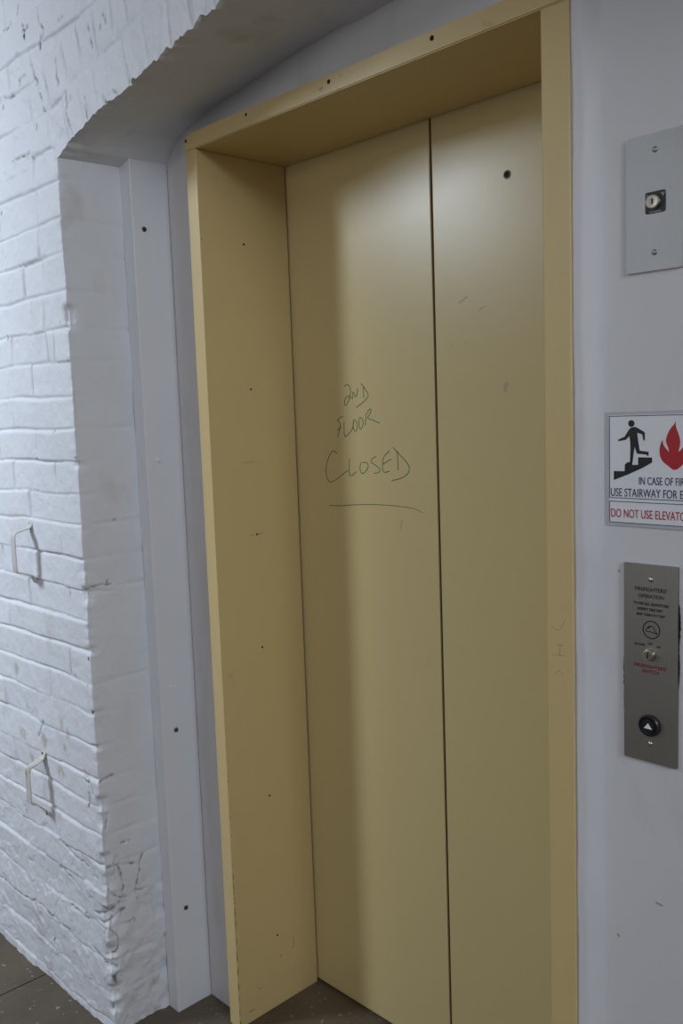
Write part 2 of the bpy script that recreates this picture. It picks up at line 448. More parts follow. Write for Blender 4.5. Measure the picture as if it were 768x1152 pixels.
CRACKS= [[(-0.1251, 2.4462), (-0.1162, 2.4239)], [(-0.1124, 2.421), (-0.0938, 2.4329)], [(-0.0345, 2.4488), (-0.0316, 2.4168), (-0.0206, 2.3962), (-0.0492, 2.3702)], [(-0.0997, 2.371), (-0.0865, 2.3246), (-0.0663, 2.2978)], [(-0.1692, 2.311), (-0.1609, 2.3344), (-0.1302, 2.3385)], [(-0.0598, 2.2872), (-0.0399, 2.2343)], [(0.0275, 2.3202), (0.0317, 2.2712)], [(0.1718, 2.3465), (0.1897, 2.3025)], [(0.2327, 2.3526), (0.2401, 2.3346)], [(0.1472, 2.2136), (0.1513, 2.1663)], [(0.2197, 2.1978), (0.2305, 2.1789)], [(0.0538, 2.3967), (0.0762, 2.3979)], [(-0.2631, 2.3134), (-0.1956, 2.3107)], [(-0.2221, 2.1561), (-0.1215, 2.1584)], [(-0.1824, 2.4642), (-0.2229, 2.4623)], [(0.0582, 2.247), (0.0708, 2.1792), (0.0844, 2.1453)], [(0.2524, 2.1987), (0.2695, 2.1815)], [(-0.15, 2.4755), (-0.135, 2.4885)], [(-0.2279, 0.4372), (-0.0843, 0.4158)], [(-0.2437, 0.3599), (-0.1865, 0.3533), (-0.1369, 0.3361)], [(-0.1885, 0.2767), (-0.091, 0.2705)], [(-0.0794, 0.201), (-0.0013, 0.1827)], [(-0.6426, 0.1895), (-0.5009, 0.1865), (-0.375, 0.2099), (-0.1908, 0.197)], [(-0.062, 0.3981), (-0.0296, 0.3991)], [(-0.0664, 0.302), (0.0241, 0.3268)], [(-0.051, 0.2951), (-0.0198, 0.2882), (0.0378, 0.3134)], [(-0.0205, 0.1872), (0.0135, 0.1765)], [(-0.2728, 0.7475), (-0.3076, 0.704)], [(-0.0779, 0.6482), (-0.0384, 0.6404), (-0.0252, 0.6194)], [(-0.0538, 0.6153), (-0.0632, 0.5748)]]
CRACKS += [[(-0.0074, 0.4374), (0.0436, 0.4355), (0.0822, 0.4237)], [(0.04, 0.4309), (0.0486, 0.3668), (0.0569, 0.3451)], [(0.1064, 0.4359), (0.0929, 0.3858), (0.0872, 0.3511)], [(0.0839, 0.3524), (0.1104, 0.3447)], [(-0.0046, 0.3885), (0.0315, 0.3556), (0.0601, 0.3438)], [(0.0155, 0.5654), (0.0121, 0.5341)], [(-0.027, 0.338), (0.0093, 0.3152)], [(-0.003, 0.6568), (0.0147, 0.66), (0.0403, 0.6649)], [(0.0504, 0.4873), (0.0766, 0.4868)], [(-0.0164, 1.1359), (0.0319, 1.1359), (0.069, 1.1345)], [(0.0926, 1.2917), (0.0960, 1.2915)], [(0.0586, 1.818), (0.0600, 1.818)]]     # on the reveal, as (depth, height)
STAINS= [(-0.172, 0.7702, 0.0135, 0.024), (-0.1429, 0.742, 0.0135, 0.0216), (-0.3992, 0.6884, 0.018, 0.0216), (-0.2764, 0.6981, 0.018, 0.0288), (-0.36, 0.6304, 0.018, 0.0192), (-0.419, 0.8669, 0.018, 0.0192), (-0.2023, 0.6279, 0.0225, 0.0192), (-0.1666, 0.7082, 0.0135, 0.0144), (-0.3696, 0.7699, 0.018, 0.012), (-0.2732, 0.6527, 0.009, 0.024), (-0.0665, 0.6646, 0.0135, 0.0144)]
STRONG = (0, 4, 5, 11, 26, 30, 32, 33, 37, 41, 42, 43, 46, 53)
def crack_at(x, z, w):
    """0..1 mask of the cracks in the old paint, w = half width"""
    r = np.zeros_like(x)
    xx = x + 0.004 * fbm(x, x * 0, z, 45, 2, 141); zz = z + 0.004 * fbm(x, x * 0, z, 45, 2, 151)
    for c in CRACKS:
        for (ax, az), (bx, bz) in zip(c, c[1:]):
            L2 = (bx - ax) ** 2 + (bz - az) ** 2
            m = (np.abs(xx - (ax + bx) / 2) < 0.15) & (np.abs(zz - (az + bz) / 2) < 0.15)
            if not m.any(): continue
            t = np.clip(((xx[m] - ax) * (bx - ax) + (zz[m] - az) * (bz - az)) / L2, 0, 1)
            d = np.hypot(xx[m] - ax - t * (bx - ax), zz[m] - az - t * (bz - az))
            r[m] = np.maximum(r[m], np.exp(-(d / w) ** 2))
    return r

def stain_at(x, z):
    r = np.zeros_like(x)
    n = fbm(x, x * 0, z, 70, 3, 161)
    for sx, sz, rx, rz in STAINS:
        r = np.maximum(r, np.clip(1.0 - ((x - sx) / rx) ** 2 - ((z - sz) / rz) ** 2 + 0.7 * n, 0, 1) * 0.5)
    return r

def dirt_at(x, z, y=None):
    d = np.zeros_like(x)
    n = fbm(x, np.zeros_like(x), z, 120, 2, 91)
    for i, (sx, sz) in enumerate(DIRT):
        r1, r2 = 0.0034 + 0.0016 * ((i * 7) % 5) / 4, 0.004 + 0.005 * ((i * 3) % 4) / 3
        big = 1.0 if i not in (0, 4, 5) else 1.6
        q = ((x - sx) / (r1 * big)) ** 2 + ((z - sz) / (r2 * big)) ** 2
        d = np.maximum(d, np.clip(1.1 - q + 0.9 * n, 0, 1) * (1.0 if i in STRONG else 0.28 + 0.25 * ((i * 5) % 3) / 2))
    d = np.maximum(d, crack_at(x, z, 0.0024) * np.clip(0.45 + 0.7 * n, 0, 0.85))
    return d

# corner of the brick opening: where lumps have broken off (z, half height, depth)
CHIPS = [(1.776, 0.022, 0.016), (1.752, 0.014, 0.010), (1.12, 0.020, 0.012), (1.43, 0.008, 0.006), (0.985, 0.010, 0.005), (0.83, 0.006, 0.005), (0.745, 0.008, 0.006),
         (0.60, 0.02, 0.012), (0.56, 0.018, 0.010), (0.455, 0.02, 0.012), (0.40, 0.02, 0.010), (0.31, 0.025, 0.014), (0.22, 0.02, 0.010),
         (0.185, 0.012, 0.012), (0.11, 0.02, 0.012), (0.07, 0.014, 0.010)]
def chip(z):
    d = np.zeros_like(z)
    for c, w, a in CHIPS:
        d = np.maximum(d, a * np.exp(-(((z - c) / w) ** 4)))
    y0 = np.zeros_like(z)
    low = 1 - sstep(0.25, 0.6, z)
    d = d + (0.002 + 0.004 * low) * np.abs(fbm(y0, y0, z, 28, 3, 101)) + 0.0016 * np.clip(fbm(y0, y0, z, 75, 2, 103), 0, 9)
    return d

# ------------------------------------------------------------------ wall_front: one painted brick wall with its arched opening
def lin(a, b, step):
    return list(np.linspace(a, b, max(2, int(round(abs(b - a) / step)) + 1)))[:-1]

def build_brick_wall():
    V, F, D, E = [], [], [], []
    def grid(P, dirt, keep=None, smoothed=True):
        base = sum(len(v) for v in V)
        nr, nc = P.shape[:2]
        V.append(P.reshape(-1, 3)); D.append(dirt.reshape(-1)); E.append((stain_at(P[..., 0], P[..., 2]) * (P[..., 1] < 0.02)).reshape(-1))
        idx = np.arange(nr * nc).reshape(nr, nc) + base
        q = np.stack([idx[:-1, :-1], idx[:-1, 1:], idx[1:, 1:], idx[1:, :-1]], -1)
        if keep is not None: q = q[keep[:-1, :-1]]
        F.append(q.reshape(-1, 4))
    R = 0.003
    xs = np.array(lin(-4.0, -0.85, 0.05) + lin(-0.85, -R, 0.003) + [-R])
    zs = np.array(lin(0.0, ZS, 0.003) + [ZS, ZS + 0.008])
    # front face left of the opening, rounded corner, reveal
    ang = np.linspace(0, math.pi / 2, 6)[1:]
    ys = np.array(lin(R, D1 + 0.006, 0.003)[1:] + [D1 + 0.006])
    sx = np.concatenate([xs, -R + R * np.sin(ang), np.zeros(len(ys))])
    sy = np.concatenate([np.zeros(len(xs)), R - R * np.cos(ang), ys])
    nx = np.concatenate([np.zeros(len(xs)), np.sin(ang), np.ones(len(ys))])
    ny = np.concatenate([-np.ones(len(xs)), -np.cos(ang), np.zeros(len(ys))])
    Z, X = np.meshgrid(zs, sx, indexing='ij')
    Y = np.broadcast_to(sy, X.shape).copy()
    NX = np.broadcast_to(nx, X.shape); NY = np.broadcast_to(ny, X.shape)
    hf = brick_h(np.minimum(X, 0.0), Z)
    low = 1 - sstep(0.15, 0.55, Z)
    kz = np.clip(np.searchsorted(COURSES, Z + 0.006 * fbm(X, Y, Z, 12, 2, 23)) - 1, 0, len(COURSES) - 2)
    dz = np.minimum(np.abs(Z - COURSES[kz]), np.abs(COURSES[kz + 1] - Z))
    hr = -0.0016 * np.exp(-(dz / 0.006) ** 2) * np.clip(0.5 + fbm(X, Y, Z, 14, 2, 29), 0, 1.2) \
        + (0.0016 + 0.003 * low) * fbm(X, Y, Z, 9, 2, 33) + (0.0006 + 0.0022 * low) * fbm(X, Y, Z, 40, 3, 37)
    hr = hr - 0.005 * np.exp(-((Z - 1.118 - 0.02 * Y - 0.010 * fbm(X, Y, Z, 30, 1, 3)) / 0.004) ** 2) * (1 - sstep(0.03, 0.10, Y))
    hr = hr - 0.003 * crack_at(Y, Z, 0.0030) * (Y > 0.003)
    wr = sstep(0.0, 0.006, Y)
    h = hf * (1 - wr) + hr * wr
    h = h * (1 - 0.5 * np.exp(-(X / 0.006) ** 2) * (Y < 0.008))
    ed = np.exp(-((np.maximum(-X, 0) / 0.016) ** 2)) * np.exp(-((Y / 0.020) ** 2))
    ch = chip(Z) * ed
    P = np.stack([X + NX * h - 0.75 * ch, Y + NY * h + 0.75 * ch, Z], -1)
    dirt = dirt_at(np.where(Y > 0.004, Y, X), Z)
    # grime on the battered foot of the corner
    gr = sstep(0.80, 0.97, 1 - np.abs(fbm(X, Y, Z, 20, 3, 107)) * 2.2) * sstep(-0.1, 0.35, fbm(X, Y, Z, 13, 2, 109)) * (1 - sstep(0.30, 0.52, Z)) * np.exp(-(np.where(Y > 0, Y / 0.10, X / 0.03)) ** 2)
    dirt = np.maximum(dirt, 0.9 * gr)
    keep = ~((Z >= ZS - 1e-6) & (X < -R - 1e-6))
    grid(P, dirt, keep)
    # above the springing: t runs up from the arch line
    t = np.array(lin(0, 0.42, 0.0025) + lin(0.42, 1.0, 0.03) + [1.0])
    x2 = np.concatenate([xs, [0.0]])
    T, X = np.meshgrid(t, x2, indexing='ij')
    Z = ZS + T * (ZT - ZS)
    h = brick_h(X, Z)
    grid(np.stack([X, -h, Z], -1), dirt_at(X, Z))
    x3 = np.array(lin(0, 0.75, 0.003) + lin(0.75, XE, 0.03) + [XE])
    def zag(x): return 0.004 * fbm(x, x * 0, x * 0, 30, 3, 111) + 0.004 * np.clip(fbm(x, x * 0, x * 0, 70, 2, 115), 0, 9)
    T, X = np.meshgrid(t, x3, indexing='ij')
    A = arch_front(X) + zag(X) * np.clip((X - 0.01) / 0.03, 0, 1)
    Z = A + T * (ZT - A)
    h = brick_h(X, Z)
    face = np.stack([X, -h, Z], -1)
    grid(face, dirt_at(X, Z))
    # soffit, starting from the very edge of the face
    v = np.array([0, 0.006, 0.015, 0.03] + lin(0.045, 1.0, 0.015) + [1.0, 1.03])
    Vv, X = np.meshgrid(v, x3, indexing='ij')
    A = arch_front(X) + zag(X) * np.clip((X - 0.01) / 0.03, 0, 1) * np.exp(-(Vv * D2 / 0.03) ** 2)
    Y = Vv * D2
    Z = A * (1 - Vv) + arch_back(X) * Vv
    soft = 1 - np.exp(-(Vv / 0.03) ** 2)
    Z = Z + soft * np.minimum(1, X / 0.05) * (0.003 * fbm(X, Y, Z, 8, 2, 121) + 0.0012 * fbm(X, Y, Z, 35, 3, 125))
    Y = Y + np.where(Vv < 1e-6, face[0, :, 1][None], face[0, :, 1][None] * np.exp(-(Vv / 0.02) ** 2))
    grid(np.stack([X, Y, Z], -1), np.zeros_like(X))
    # plain right reveal and the wall beyond it, well outside the frame
    for pts in ([(XE, 0), (XE, D2)], [(XE, 0), (6.2, 0)]):
        P = np.array([[(x, y, z) for x, y in pts] for z in (0.0, ZS)], float)
        grid(P, np.zeros(P.shape[:2]))
    P = np.array([[(XE, 0, z), (6.2, 0, z)] for z in (ZS, ZT)], float)
    grid(P, np.zeros(P.shape[:2]))
    for pts in ([(-4.0, 0, D2, 0, ZT), (XE, 6.2, D2, 0, ZT)], [(-0.0001, XE, D2, 2.30, ZT)]):
        for xa, xb, yy, za, zb in [p if len(p) == 5 else p for p in pts]:
            P = np.array([[(xb, yy, z), (xa, yy, z)] for z in (za, zb)], float)
            grid(P, np.zeros(P.shape[:2]))
    V = np.concatenate(V); F = np.concatenate(F); D = np.concatenate(D); E = np.concatenate(E)
    me = bpy.data.meshes.new('wall_front')
    me.vertices.add(len(V)); me.vertices.foreach_set('co', V.ravel().astype(np.float32))
    me.loops.add(F.size); me.loops.foreach_set('vertex_index', F.ravel().astype(np.int32))
    me.polygons.add(len(F)); me.polygons.foreach_set('loop_start', np.arange(0, F.size, 4, dtype=np.int32))
    me.polygons.foreach_set('use_smooth', np.ones(len(F), dtype=bool))
    me.update(calc_edges=True)
    at = me.attributes.new('dirt', 'FLOAT', 'POINT')
    at.data.foreach_set('value', D.astype(np.float32))
    at = me.attributes.new('stain', 'FLOAT', 'POINT')
    at.data.foreach_set('value', E.astype(np.float32))
    bm = bmesh.new(); bm.from_mesh(me)
    bmesh.ops.remove_doubles(bm, verts=[v for v in bm.verts if abs(v.co.z - ZS) < 0.012 or abs(v.co.x) < 0.004 or v.co.y < 0.004 and abs(v.co.z - float(arch_front(max(v.co.x, 0)))) < 0.02], dist=0.00005)
    bm.to_mesh(me); bm.free()
    return struct(link('wall_front', me, M_brick))
wall_front = build_brick_wall()

# ------------------------------------------------------------------ floor, ceiling, other walls
def build_floor():
    bm = bmesh.new()
    # two slabs with a saw-cut joint between them, sunk 4 mm
    xj, g = -0.372, 0.0025
    prof = [(-4.6, 0), (xj - g, 0), (xj - g, -0.004), (xj + g, -0.004), (xj + g, 0), (6.2, 0)]
    lo = [bm.verts.new((x - 0.0, -4.2, z)) for x, z in prof]
    hi = [bm.verts.new((x, 0.75, z)) for x, z in prof]
    for i in range(len(prof) - 1):
        bm.faces.new((lo[i], lo[i + 1], hi[i + 1], hi[i]))
    a = [bm.verts.new((x, y, -0.1)) for x, y in ((-4.6, -4.2), (6.2, -4.2), (6.2, 0.75), (-4.6, 0.75))]
    bm.faces.new(a)
    return struct(obj('floor', bm, M_floor))
build_floor()
struct(obj('ceiling', box(-4.6, 6.2, -4.2, 0.75, ZT, ZT + 0.1), M_ceil))
struct(obj('wall_rear', box(-4.6, 6.2, -4.3, -4.2, 0, ZT), M_ceil))

def build_infill():
    """plastered wall at the back of the arched recess, with the hole for the lift doorway"""
    bm = bmesh.new()
    zt = 2.30
    prof = [(XOR + 0.0002, YF + 0.0030), (1.180, YF + 0.0034), (1.188, YF + 0.0040), (1.1930, YF + 0.0038), (1.1965, YF + 0.0058), (1.202, YF + 0.0098), (1.209, YF + 0.0150),
            (1.2150, YF + 0.0182), (1.2200, DW - 0.0004), (1.236, DW), (1.30, DW), (XE + 0.02, DW)]
    zz = np.linspace(0, zt, 116)
    rows = []
    for z in zz:
        row = []
        for i, (x, y) in enumerate(prof):
            n = float(fbm(np.array([x]), np.array([0.0]), np.array([z]), 11, 3, 7)[0])
            m = 1.0 if 0 < i < 8 else 0.0
            row.append(bm.verts.new((x + (0.0012 * n * (1.5 if 0 < i < 5 else 0)), y + 0.0010 * n * m, z)))
        row += [bm.verts.new((XE + 0.02, 0.55, z)), bm.verts.new((XOR + 0.0002, 0.55, z))]
        rows.append(row)
    nn = len(rows[0])
    for a, b in zip(rows, rows[1:]):
        for i in range(nn):
            f = bm.faces.new((a[i], a[(i + 1) % nn], b[(i + 1) % nn], b[i]))
            f.smooth = i < len(prof) - 1
    bm.faces.new(rows[0]); bm.faces.new(rows[-1][::-1])
    struct(obj('wall_left', box(0.0, XFL - 0.0002, D2, 0.55, 0, zt), M_plaster))
    struct(obj('wall_top', box(XFL - 0.0002, XOR + 0.0002, D2, 0.55, ZHT + 0.0002, zt), M_plaster))
    o = obj('wall_right', bm, M_plaster)
    return struct(o)
wall_right = build_infill()
struct(obj('light_blocker', box(0.0, 1.4, 0.60, 0.66, 0, 2.3), M_blocker))  # unseen dark panel added behind the doors to stop light leaking through gaps

# white painted guide post standing in the left corner of the recess
post = struct(obj('trim_1', box(0.0005, PW, D1, D2 - 0.0005, 0, 2.16, bev=0.0022), M_post))
def bolt(y, z, m, r=0.0052, lab=None):
    bm = add_lathe(bmesh.new(), [(r * 1.25, 0), (r * 1.25, 0.0012), (r, 0.0016), (r * 0.92, 0.0042), (r * 0.6, 0.0052), (r * 0.5, 0.0036), (0, 0.0036)], (PW - 0.0003, y, z), (1, 0, 0), 6 if m is M_screw else 16)
    o = obj('bolt', bm, m, post)
    if lab: o['label'] = lab
bolt(0.1907, 1.9786, M_screw)
bolt(0.1935, 1.4291, M_post, 0.0055, 'bolt painted over in white')
bolt(0.1947, 0.8614, M_post, 0.0042, 'small bolt head half painted over')
bolt(0.2005, 0.7467, M_screw)
bolt(0.1995, 0.2715, M_screw)

# ------------------------------------------------------------------ the lift doorway
frame = thing('elevator_entrance', 'yellow painted metal elevator door frame set in the white recessed wall', 'door frame', ((XFL + XOR) / 2, YF, 0))
jl = obj('jamb', box(XFL, XJL, YF, YD, 0.0, ZH - 0.0004, bev=0.0022), M_frame, frame)
jr = obj('jamb', box(XJR, XOR, YF, YD, 0.0, ZH - 0.0004, bev=0.0022), M_frame, frame)

def build_header():
    bm = bmesh.new()
    x0, x1, z0, z1 = XFL - 0.0015, XOR, ZH, ZHT
    r = 0.012
    poly = [(x0 + 0.002, z0), (x1, z0), (x1, z1)]
    for i in range(7):
        a = math.pi / 2 + i * (math.pi / 2) / 6
        poly.append((x0 + r + r * math.cos(a), z1 - r + r * math.sin(a)))
    poly.append((x0, z0 + 0.002))
    add_prism(bm, poly, YF - 0.0008, YD)
    ed = [e for e in bm.edges if all(abs(v.co.y - (YF - 0.0008)) < 1e-6 for v in e.verts)]
    bmesh.ops.bevel(bm, geom=ed, offset=0.002, segments=2, affect='EDGES')
    return obj('header', bm, M_frame, frame)
hd = build_header()

def dot(name, c, axis, m, r, parent):
    bm = add_lathe(bmesh.new(), [(r, -0.0005), (r, 0.0007), (r * 0.72, 0.0012), (r * 0.3, 0.0005), (0, 0.0005)], c, axis, 12)
    return obj(name, bm, m, parent)
def child(o, parent):                                    # sub-part: the grand-parent sits at the frame's base
    o.parent = parent
    return o
for y, z in ((0.3566, 1.9345), (0.3581, 1.5931), (0.3568, 1.2397), (0.3574, 0.9556), (0.3584, 0.5695), (0.3637, 0.1911)):
    child(dot('screw', (XJL, y, z), (1, 0, 0), M_hole, 0.0027, None), jl)
child(dot('screw', (XJL, 0.2345, 1.9345), (1, 0, 0), M_screw, 0.0014, None), jl)
for x, z, r in ((0.177, 2.1562, 0.0035), (0.3986, 2.1595, 0.0034), (0.6525, 2.1565, 0.0042), (0.9088, 2.1575, 0.0045)):
    child(dot('screw', (x, YF - 0.0008, z), (0, -1, 0), M_hole, r, None), hd)
# worn paint along the left jamb's front edge and a few scratches on its inner face
def chip_piece(pts):
    bm = bmesh.new()
    f = bm.faces.new([bm.verts.new((XJL + 0.0004, y, z)) for y, z in pts])
    g = [bm.verts.new((XJL - 0.0004, y, z)) for y, z in pts]
    n = len(pts)
    for i in range(n):
        j = (i + 1) % n
        bm.faces.new((f.verts[i], g[i], g[j], f.verts[j]))
    bmesh.ops.triangulate(bm, faces=[f])
    child(obj('paint_chip', bm, M_chip, None), jl)
def chips():
    rnd = random.Random(8)
    z = 0.01
    while z < 0.70:
        L = rnd.uniform(0.006, 0.035) if z < 0.40 else rnd.uniform(0.003, 0.006)
        w = rnd.uniform(0.0012, 0.0026)
        n = 7
        q = [(YF + 0.0022, z + L * i / (n - 1)) for i in range(n)]
        q += [(YF + 0.0022 + w * max(0.15, math.sin(math.pi * (i + 0.3) / (n - 0.4)) * rnd.uniform(0.5, 1.2)), z + L * i / (n - 1)) for i in reversed(range(n))]
        chip_piece(q)
        z += L + (rnd.uniform(0.002, 0.02) if z < 0.40 else rnd.uniform(0.03, 0.09))
    for y, z, dy, dz in ((0.4163, 0.1478, 0.0008, 0.008), (0.4150, 0.136, 0.0008, 0.005), (0.4158, 0.160, 0.0008, 0.004), (0.3724, 0.1308, 0.0013, 0.005), (0.345, 1.418, 0.03, 0.0005),
                         (0.365, 1.2397, 0.02, 0.0005), (0.3396, 1.2394, 0.006, 0.0008), (0.30, 0.075, 0.004, 0.0012), (0.27, 0.03, 0.012, 0.0012)):
        chip_piece([(y - dy, z), (y, z - dz), (y + dy, z + 0.0002), (y, z + dz * 0.8)])
chips()
for st in PENCIL:
    child(obj('pencil_stroke', add_stroke(bmesh.new(), st, YF, 0.0011, 0.0003, 1), M_pencil, None), jr)

def smear():
    bm = bmesh.new()
    for dx in (0.0, 0.0045, 0.009):
        add_stroke(bm, [(0.624 + dx, 2.1535), (0.6255 + dx, 2.150), (0.624 + dx, 2.146)], YF - 0.0008, 0.0016, 0.0002, 1)
    add_stroke(bm, [(0.624, 2.150), (0.634, 2.1495)], YF - 0.0008, 0.0012, 0.0002, 0)
    return obj('brown_smear', bm, mat('brown_smear', (0.40, 0.24, 0.12), 0.6), None)
child(smear(), hd)

YL = YD + 0.0035       # face of the sliding panels
def leaf(x0, x1, label):
    t = thing('elevator_door', label, 'elevator door', ((x0 + x1) / 2, YL, 0.008), 'sliding panels of the elevator doorway')
    obj('panel', box(x0, x1, YL, YL + 0.032, 0.008, ZH + 0.03, bev=0.0018), M_door, t)
    return t
left_leaf = leaf(XJL - 0.03, XS - 0.003, 'left yellow elevator door panel with green handwriting reading 2nd floor closed')
right_leaf = leaf(XS + 0.003, XJR + 0.03, 'right yellow elevator door panel with a small keyhole near the top')
obj('edge_seal', box(XS - 0.0032, XS - 0.0002, YL + 0.004, YL + 0.028, 0.012, ZH + 0.028, bev=0.0006), M_dark, left_leaf)
def handwriting():
    bm = bmesh.new()
    for i, s in enumerate(WRITING):
        if i == len(WRITING) - 1:
            add_stroke(bm, s, YL, 0.0022, 0.0003, 2, 0.0011)
        else:
            add_stroke(bm, s, YL, 0.0021, 0.0003, 2)
    o = obj('handwriting', bm, M_ink, left_leaf)
    o['label'] = 'green marker writing 2nd floor closed over a long underline'
handwriting()
def smudge(parent, lst):
    bm = bmesh.new()
    rnd = random.Random(4)
    for x, z, L, w, a in lst:
        d = Vector((math.cos(a), math.sin(a))); n = Vector((-d.y, d.x))
        ring = []
        for i in range(14):
            th = 2 * math.pi * i / 14
            k = rnd.uniform(0.6, 1.15)
            p = Vector((x, z)) + d * math.cos(th) * L * k + n * math.sin(th) * w * k
            ring.append(bm.verts.new((p.x, YL - 0.0002, p.y)))
        bm.faces.new(ring)
    o = obj('smudge', bm, M_smudge, parent)
M_smudge = mat('grey_smudge', (0.43, 0.36, 0.20), 0.5, var=0.1, scale=60)
smudge(left_leaf, [(0.561, 1.2715, 0.016, 0.0035, 1.35)])
smudge(right_leaf, [(0.7546, 1.7548, 0.017, 0.0028, 0.45), (0.7993, 1.731, 0.012, 0.0018, 0.35), (0.7188, 1.6622, 0.003, 0.002, 0.4), (0.7549, 1.6663, 0.003, 0.002, 0.5), (0.8562, 1.5697, 0.012, 0.007, 1.4)])
kx, kz = 0.8669, 1.9817
kh = obj('keyhole', add_lathe(bmesh.new(), [(0.0088, -0.0002), (0.0084, 0.0012), (0.0062, 0.0013), (0.0060, 0.0)], (kx, YL, kz), (0, -1, 0), 20), M_screw, right_leaf)
ko = obj('bore', add_lathe(bmesh.new(), [(0.0064, 0.0001), (0.0064, 0.0008), (0, 0.0008)], (kx, YL, kz), (0, -1, 0), 16), M_hole, None)
ko.parent = kh

# ------------------------------------------------------------------ pull handles on the brick wall
def strap(bm, path, x, w, th, lean=0.0):
    """flat bar swept along a path in y,z"""
    p = smooth_path(path, 3)
    n = len(p); rows = []
    for i in range(n):
        t = (p[min(i + 1, n - 1)] - p[max(i - 1, 0)]).normalized()
        m = Vector((-t.y, t.x))
        sec = []
        for k in range(12):
            a = 2 * math.pi * k / 12
            ca, sa = math.cos(a), math.sin(a)
            e = 0.45
            u = math.copysign(abs(ca) ** e, ca) * w / 2; v = math.copysign(abs(sa) ** e, sa) * th / 2
            q = p[i] + m * v
            sec.append(bm.verts.new((x + u + lean * (p[i].y - p[0].y), q.x, q.y)))
        rows.append(sec)
    for a, b in zip(rows, rows[1:]):
        for k in range(12):
            bm.faces.new((a[k], a[(k + 1) % 12], b[(k + 1) % 12], b[k]))
    bm.faces.new(rows[0]); bm.faces.new(rows[-1][::-1])
    return bm
def pull(label, x, zt, zot, zob, zb, out, w, m, lean=0.0, foot=0.016):
    t = thing('pull_handle', label, 'handle', (x, 0, zb), 'pull handles on the brick wall')
    b = 0.001
    path = [(b, zt + foot), (-0.0025, zt + foot * 0.4), (-0.004, zt + 0.001), (-0.008, zt - 0.003), (-out * 0.65, zot + 0.006), (-out * 0.93, zot + 0.002), (-out, zot - 0.010),
            (-out, (zot + zob) / 2), (-out, zob + 0.010), (-out * 0.95, zob + 0.001), (-out * 0.7, zob - 0.002), (-0.010, zb + 0.003), (-0.004, zb - 0.002), (-0.0025, zb - foot * 0.5), (b, zb - foot)]
    o = obj('strap', strap(bmesh.new(), path, x, w, 0.0042, lean), m, t, smooth=True)
    for z in (zt + foot * 0.62, zb - foot * 0.62):
        s = obj('screw', add_lathe(bmesh.new(), [(0.0032, 0), (0.0030, 0.0016), (0.0012, 0.0024), (0, 0.0024)], (x + lean * (z - zt), -0.0035, z), (0, -1, 0), 12), M_handle if m is M_handle else M_screw, t)
pull('upper of two painted pull handles on white brick wall, clean and evenly painted', -0.264, 1.268, 1.254, 1.154, 1.140, 0.050, 0.024, M_handle)
pull('lower of two painted pull handles on white brick wall, brown wear on its bends', -0.286, 0.652, 0.632, 0.535, 0.505, 0.048, 0.025, M_handle2)

# ------------------------------------------------------------------ upper steel plate with key switch
yw = D2
def round_rect(x0, x1, z0, z1, r, n=5):
    P = []
    for cx, cz, a0 in ((x1 - r, z1 - r, 0), (x0 + r, z1 - r, 90), (x0 + r, z0 + r, 180), (x1 - r, z0 + r, 270)):
        for i in range(n + 1):
            a = math.radians(a0 + 90 * i / n)
            P.append((cx + r * math.cos(a), cz + r * math.sin(a)))
    return P
def plate(name, x0, x1, z0, z1, th, m, parent, r=0.0012, bev=0.0006):
    bm = add_prism(bmesh.new(), round_rect(x0, x1, z0, z1, r), yw - th, yw + 0.0005)
    ed = [e for e in bm.edges if all(abs(v.co.y - (yw - th)) < 1e-6 for v in e.verts)]
    if bev: bmesh.ops.bevel(bm, geom=ed, offset=bev, segments=2, affect='EDGES')
    return obj(name, bm, m, parent)
def dome_screw(x, y, z, r, m, parent):
    bm = add_lathe(bmesh.new(), [(r, 0), (r, 0.0006), (r * 0.85, 0.0016), (r * 0.5, 0.0023), (0, 0.0025)], (x, y, z), (0, -1, 0), 16)
    s = obj('screw', bm, m, parent, smooth=True)
    return s
def sub(o, parent, top):
    o.parent = parent
    return o

sw = thing('key_switch_plate', 'bright steel wall plate with a key lock on a black square', 'switch plate', (1.295, yw, 1.7215))
TH = 0.004
plate('plate', 1.251, 1.339, 1.7215, 1.9175, TH, M_steel, sw)
yp = yw - TH
dome_screw(1.2962, yp, 1.8935, 0.0042, M_steel2, sw)
dome_screw(1.2958, yp, 1.7478, 0.0042, M_steel2, sw)
esc = obj('switch_label', add_prism(bmesh.new(), round_rect(1.2815, 1.3128, 1.8035, 1.8345, 0.003), yp - 0.0008, yp), M_black, sw)
def marks():
    bm = bmesh.new()
    add_stroke(bm, [(1.2845, 1.8305), (1.2868, 1.8275), (1.2838, 1.8270)], yp - 0.0008, 0.0014, 0.0002, 0)
    add_stroke(bm, [(1.3068, 1.8312), (1.3092, 1.8268), (1.3108, 1.8310)], yp - 0.0008, 0.0014, 0.0002, 0)
    for i in range(9):
        add_stroke(bm, [(1.2880 + i * 0.0021, 1.8058), (1.2892 + i * 0.0021, 1.8058)], yp - 0.0008, 0.0016, 0.0002, 0)
    return obj('label_mark', bm, mat('pale_label_print', (0.45, 0.45, 0.47), 0.5), None)
sub(marks(), esc, sw)
ky, kz2 = 1.2955, 1.8193
cyl = obj('key_cylinder', add_lathe(bmesh.new(), [(0.0112, 0), (0.0112, 0.003), (0.0104, 0.0062), (0.0088, 0.0072), (0.0042, 0.0074), (0.004, 0.0066), (0, 0.0066)], (ky, yp - 0.0006, kz2), (0, -1, 0), 28), M_brass, sw, smooth=False)
sub(obj('key_slot', box(ky - 0.0009, ky + 0.0009, yp - 0.0084, yp - 0.0066, kz2 - 0.0036, kz2 + 0.0036), M_hole, None), cyl, sw)

mount(sw, (1.3027, DW, 1.7193), 0.9884)

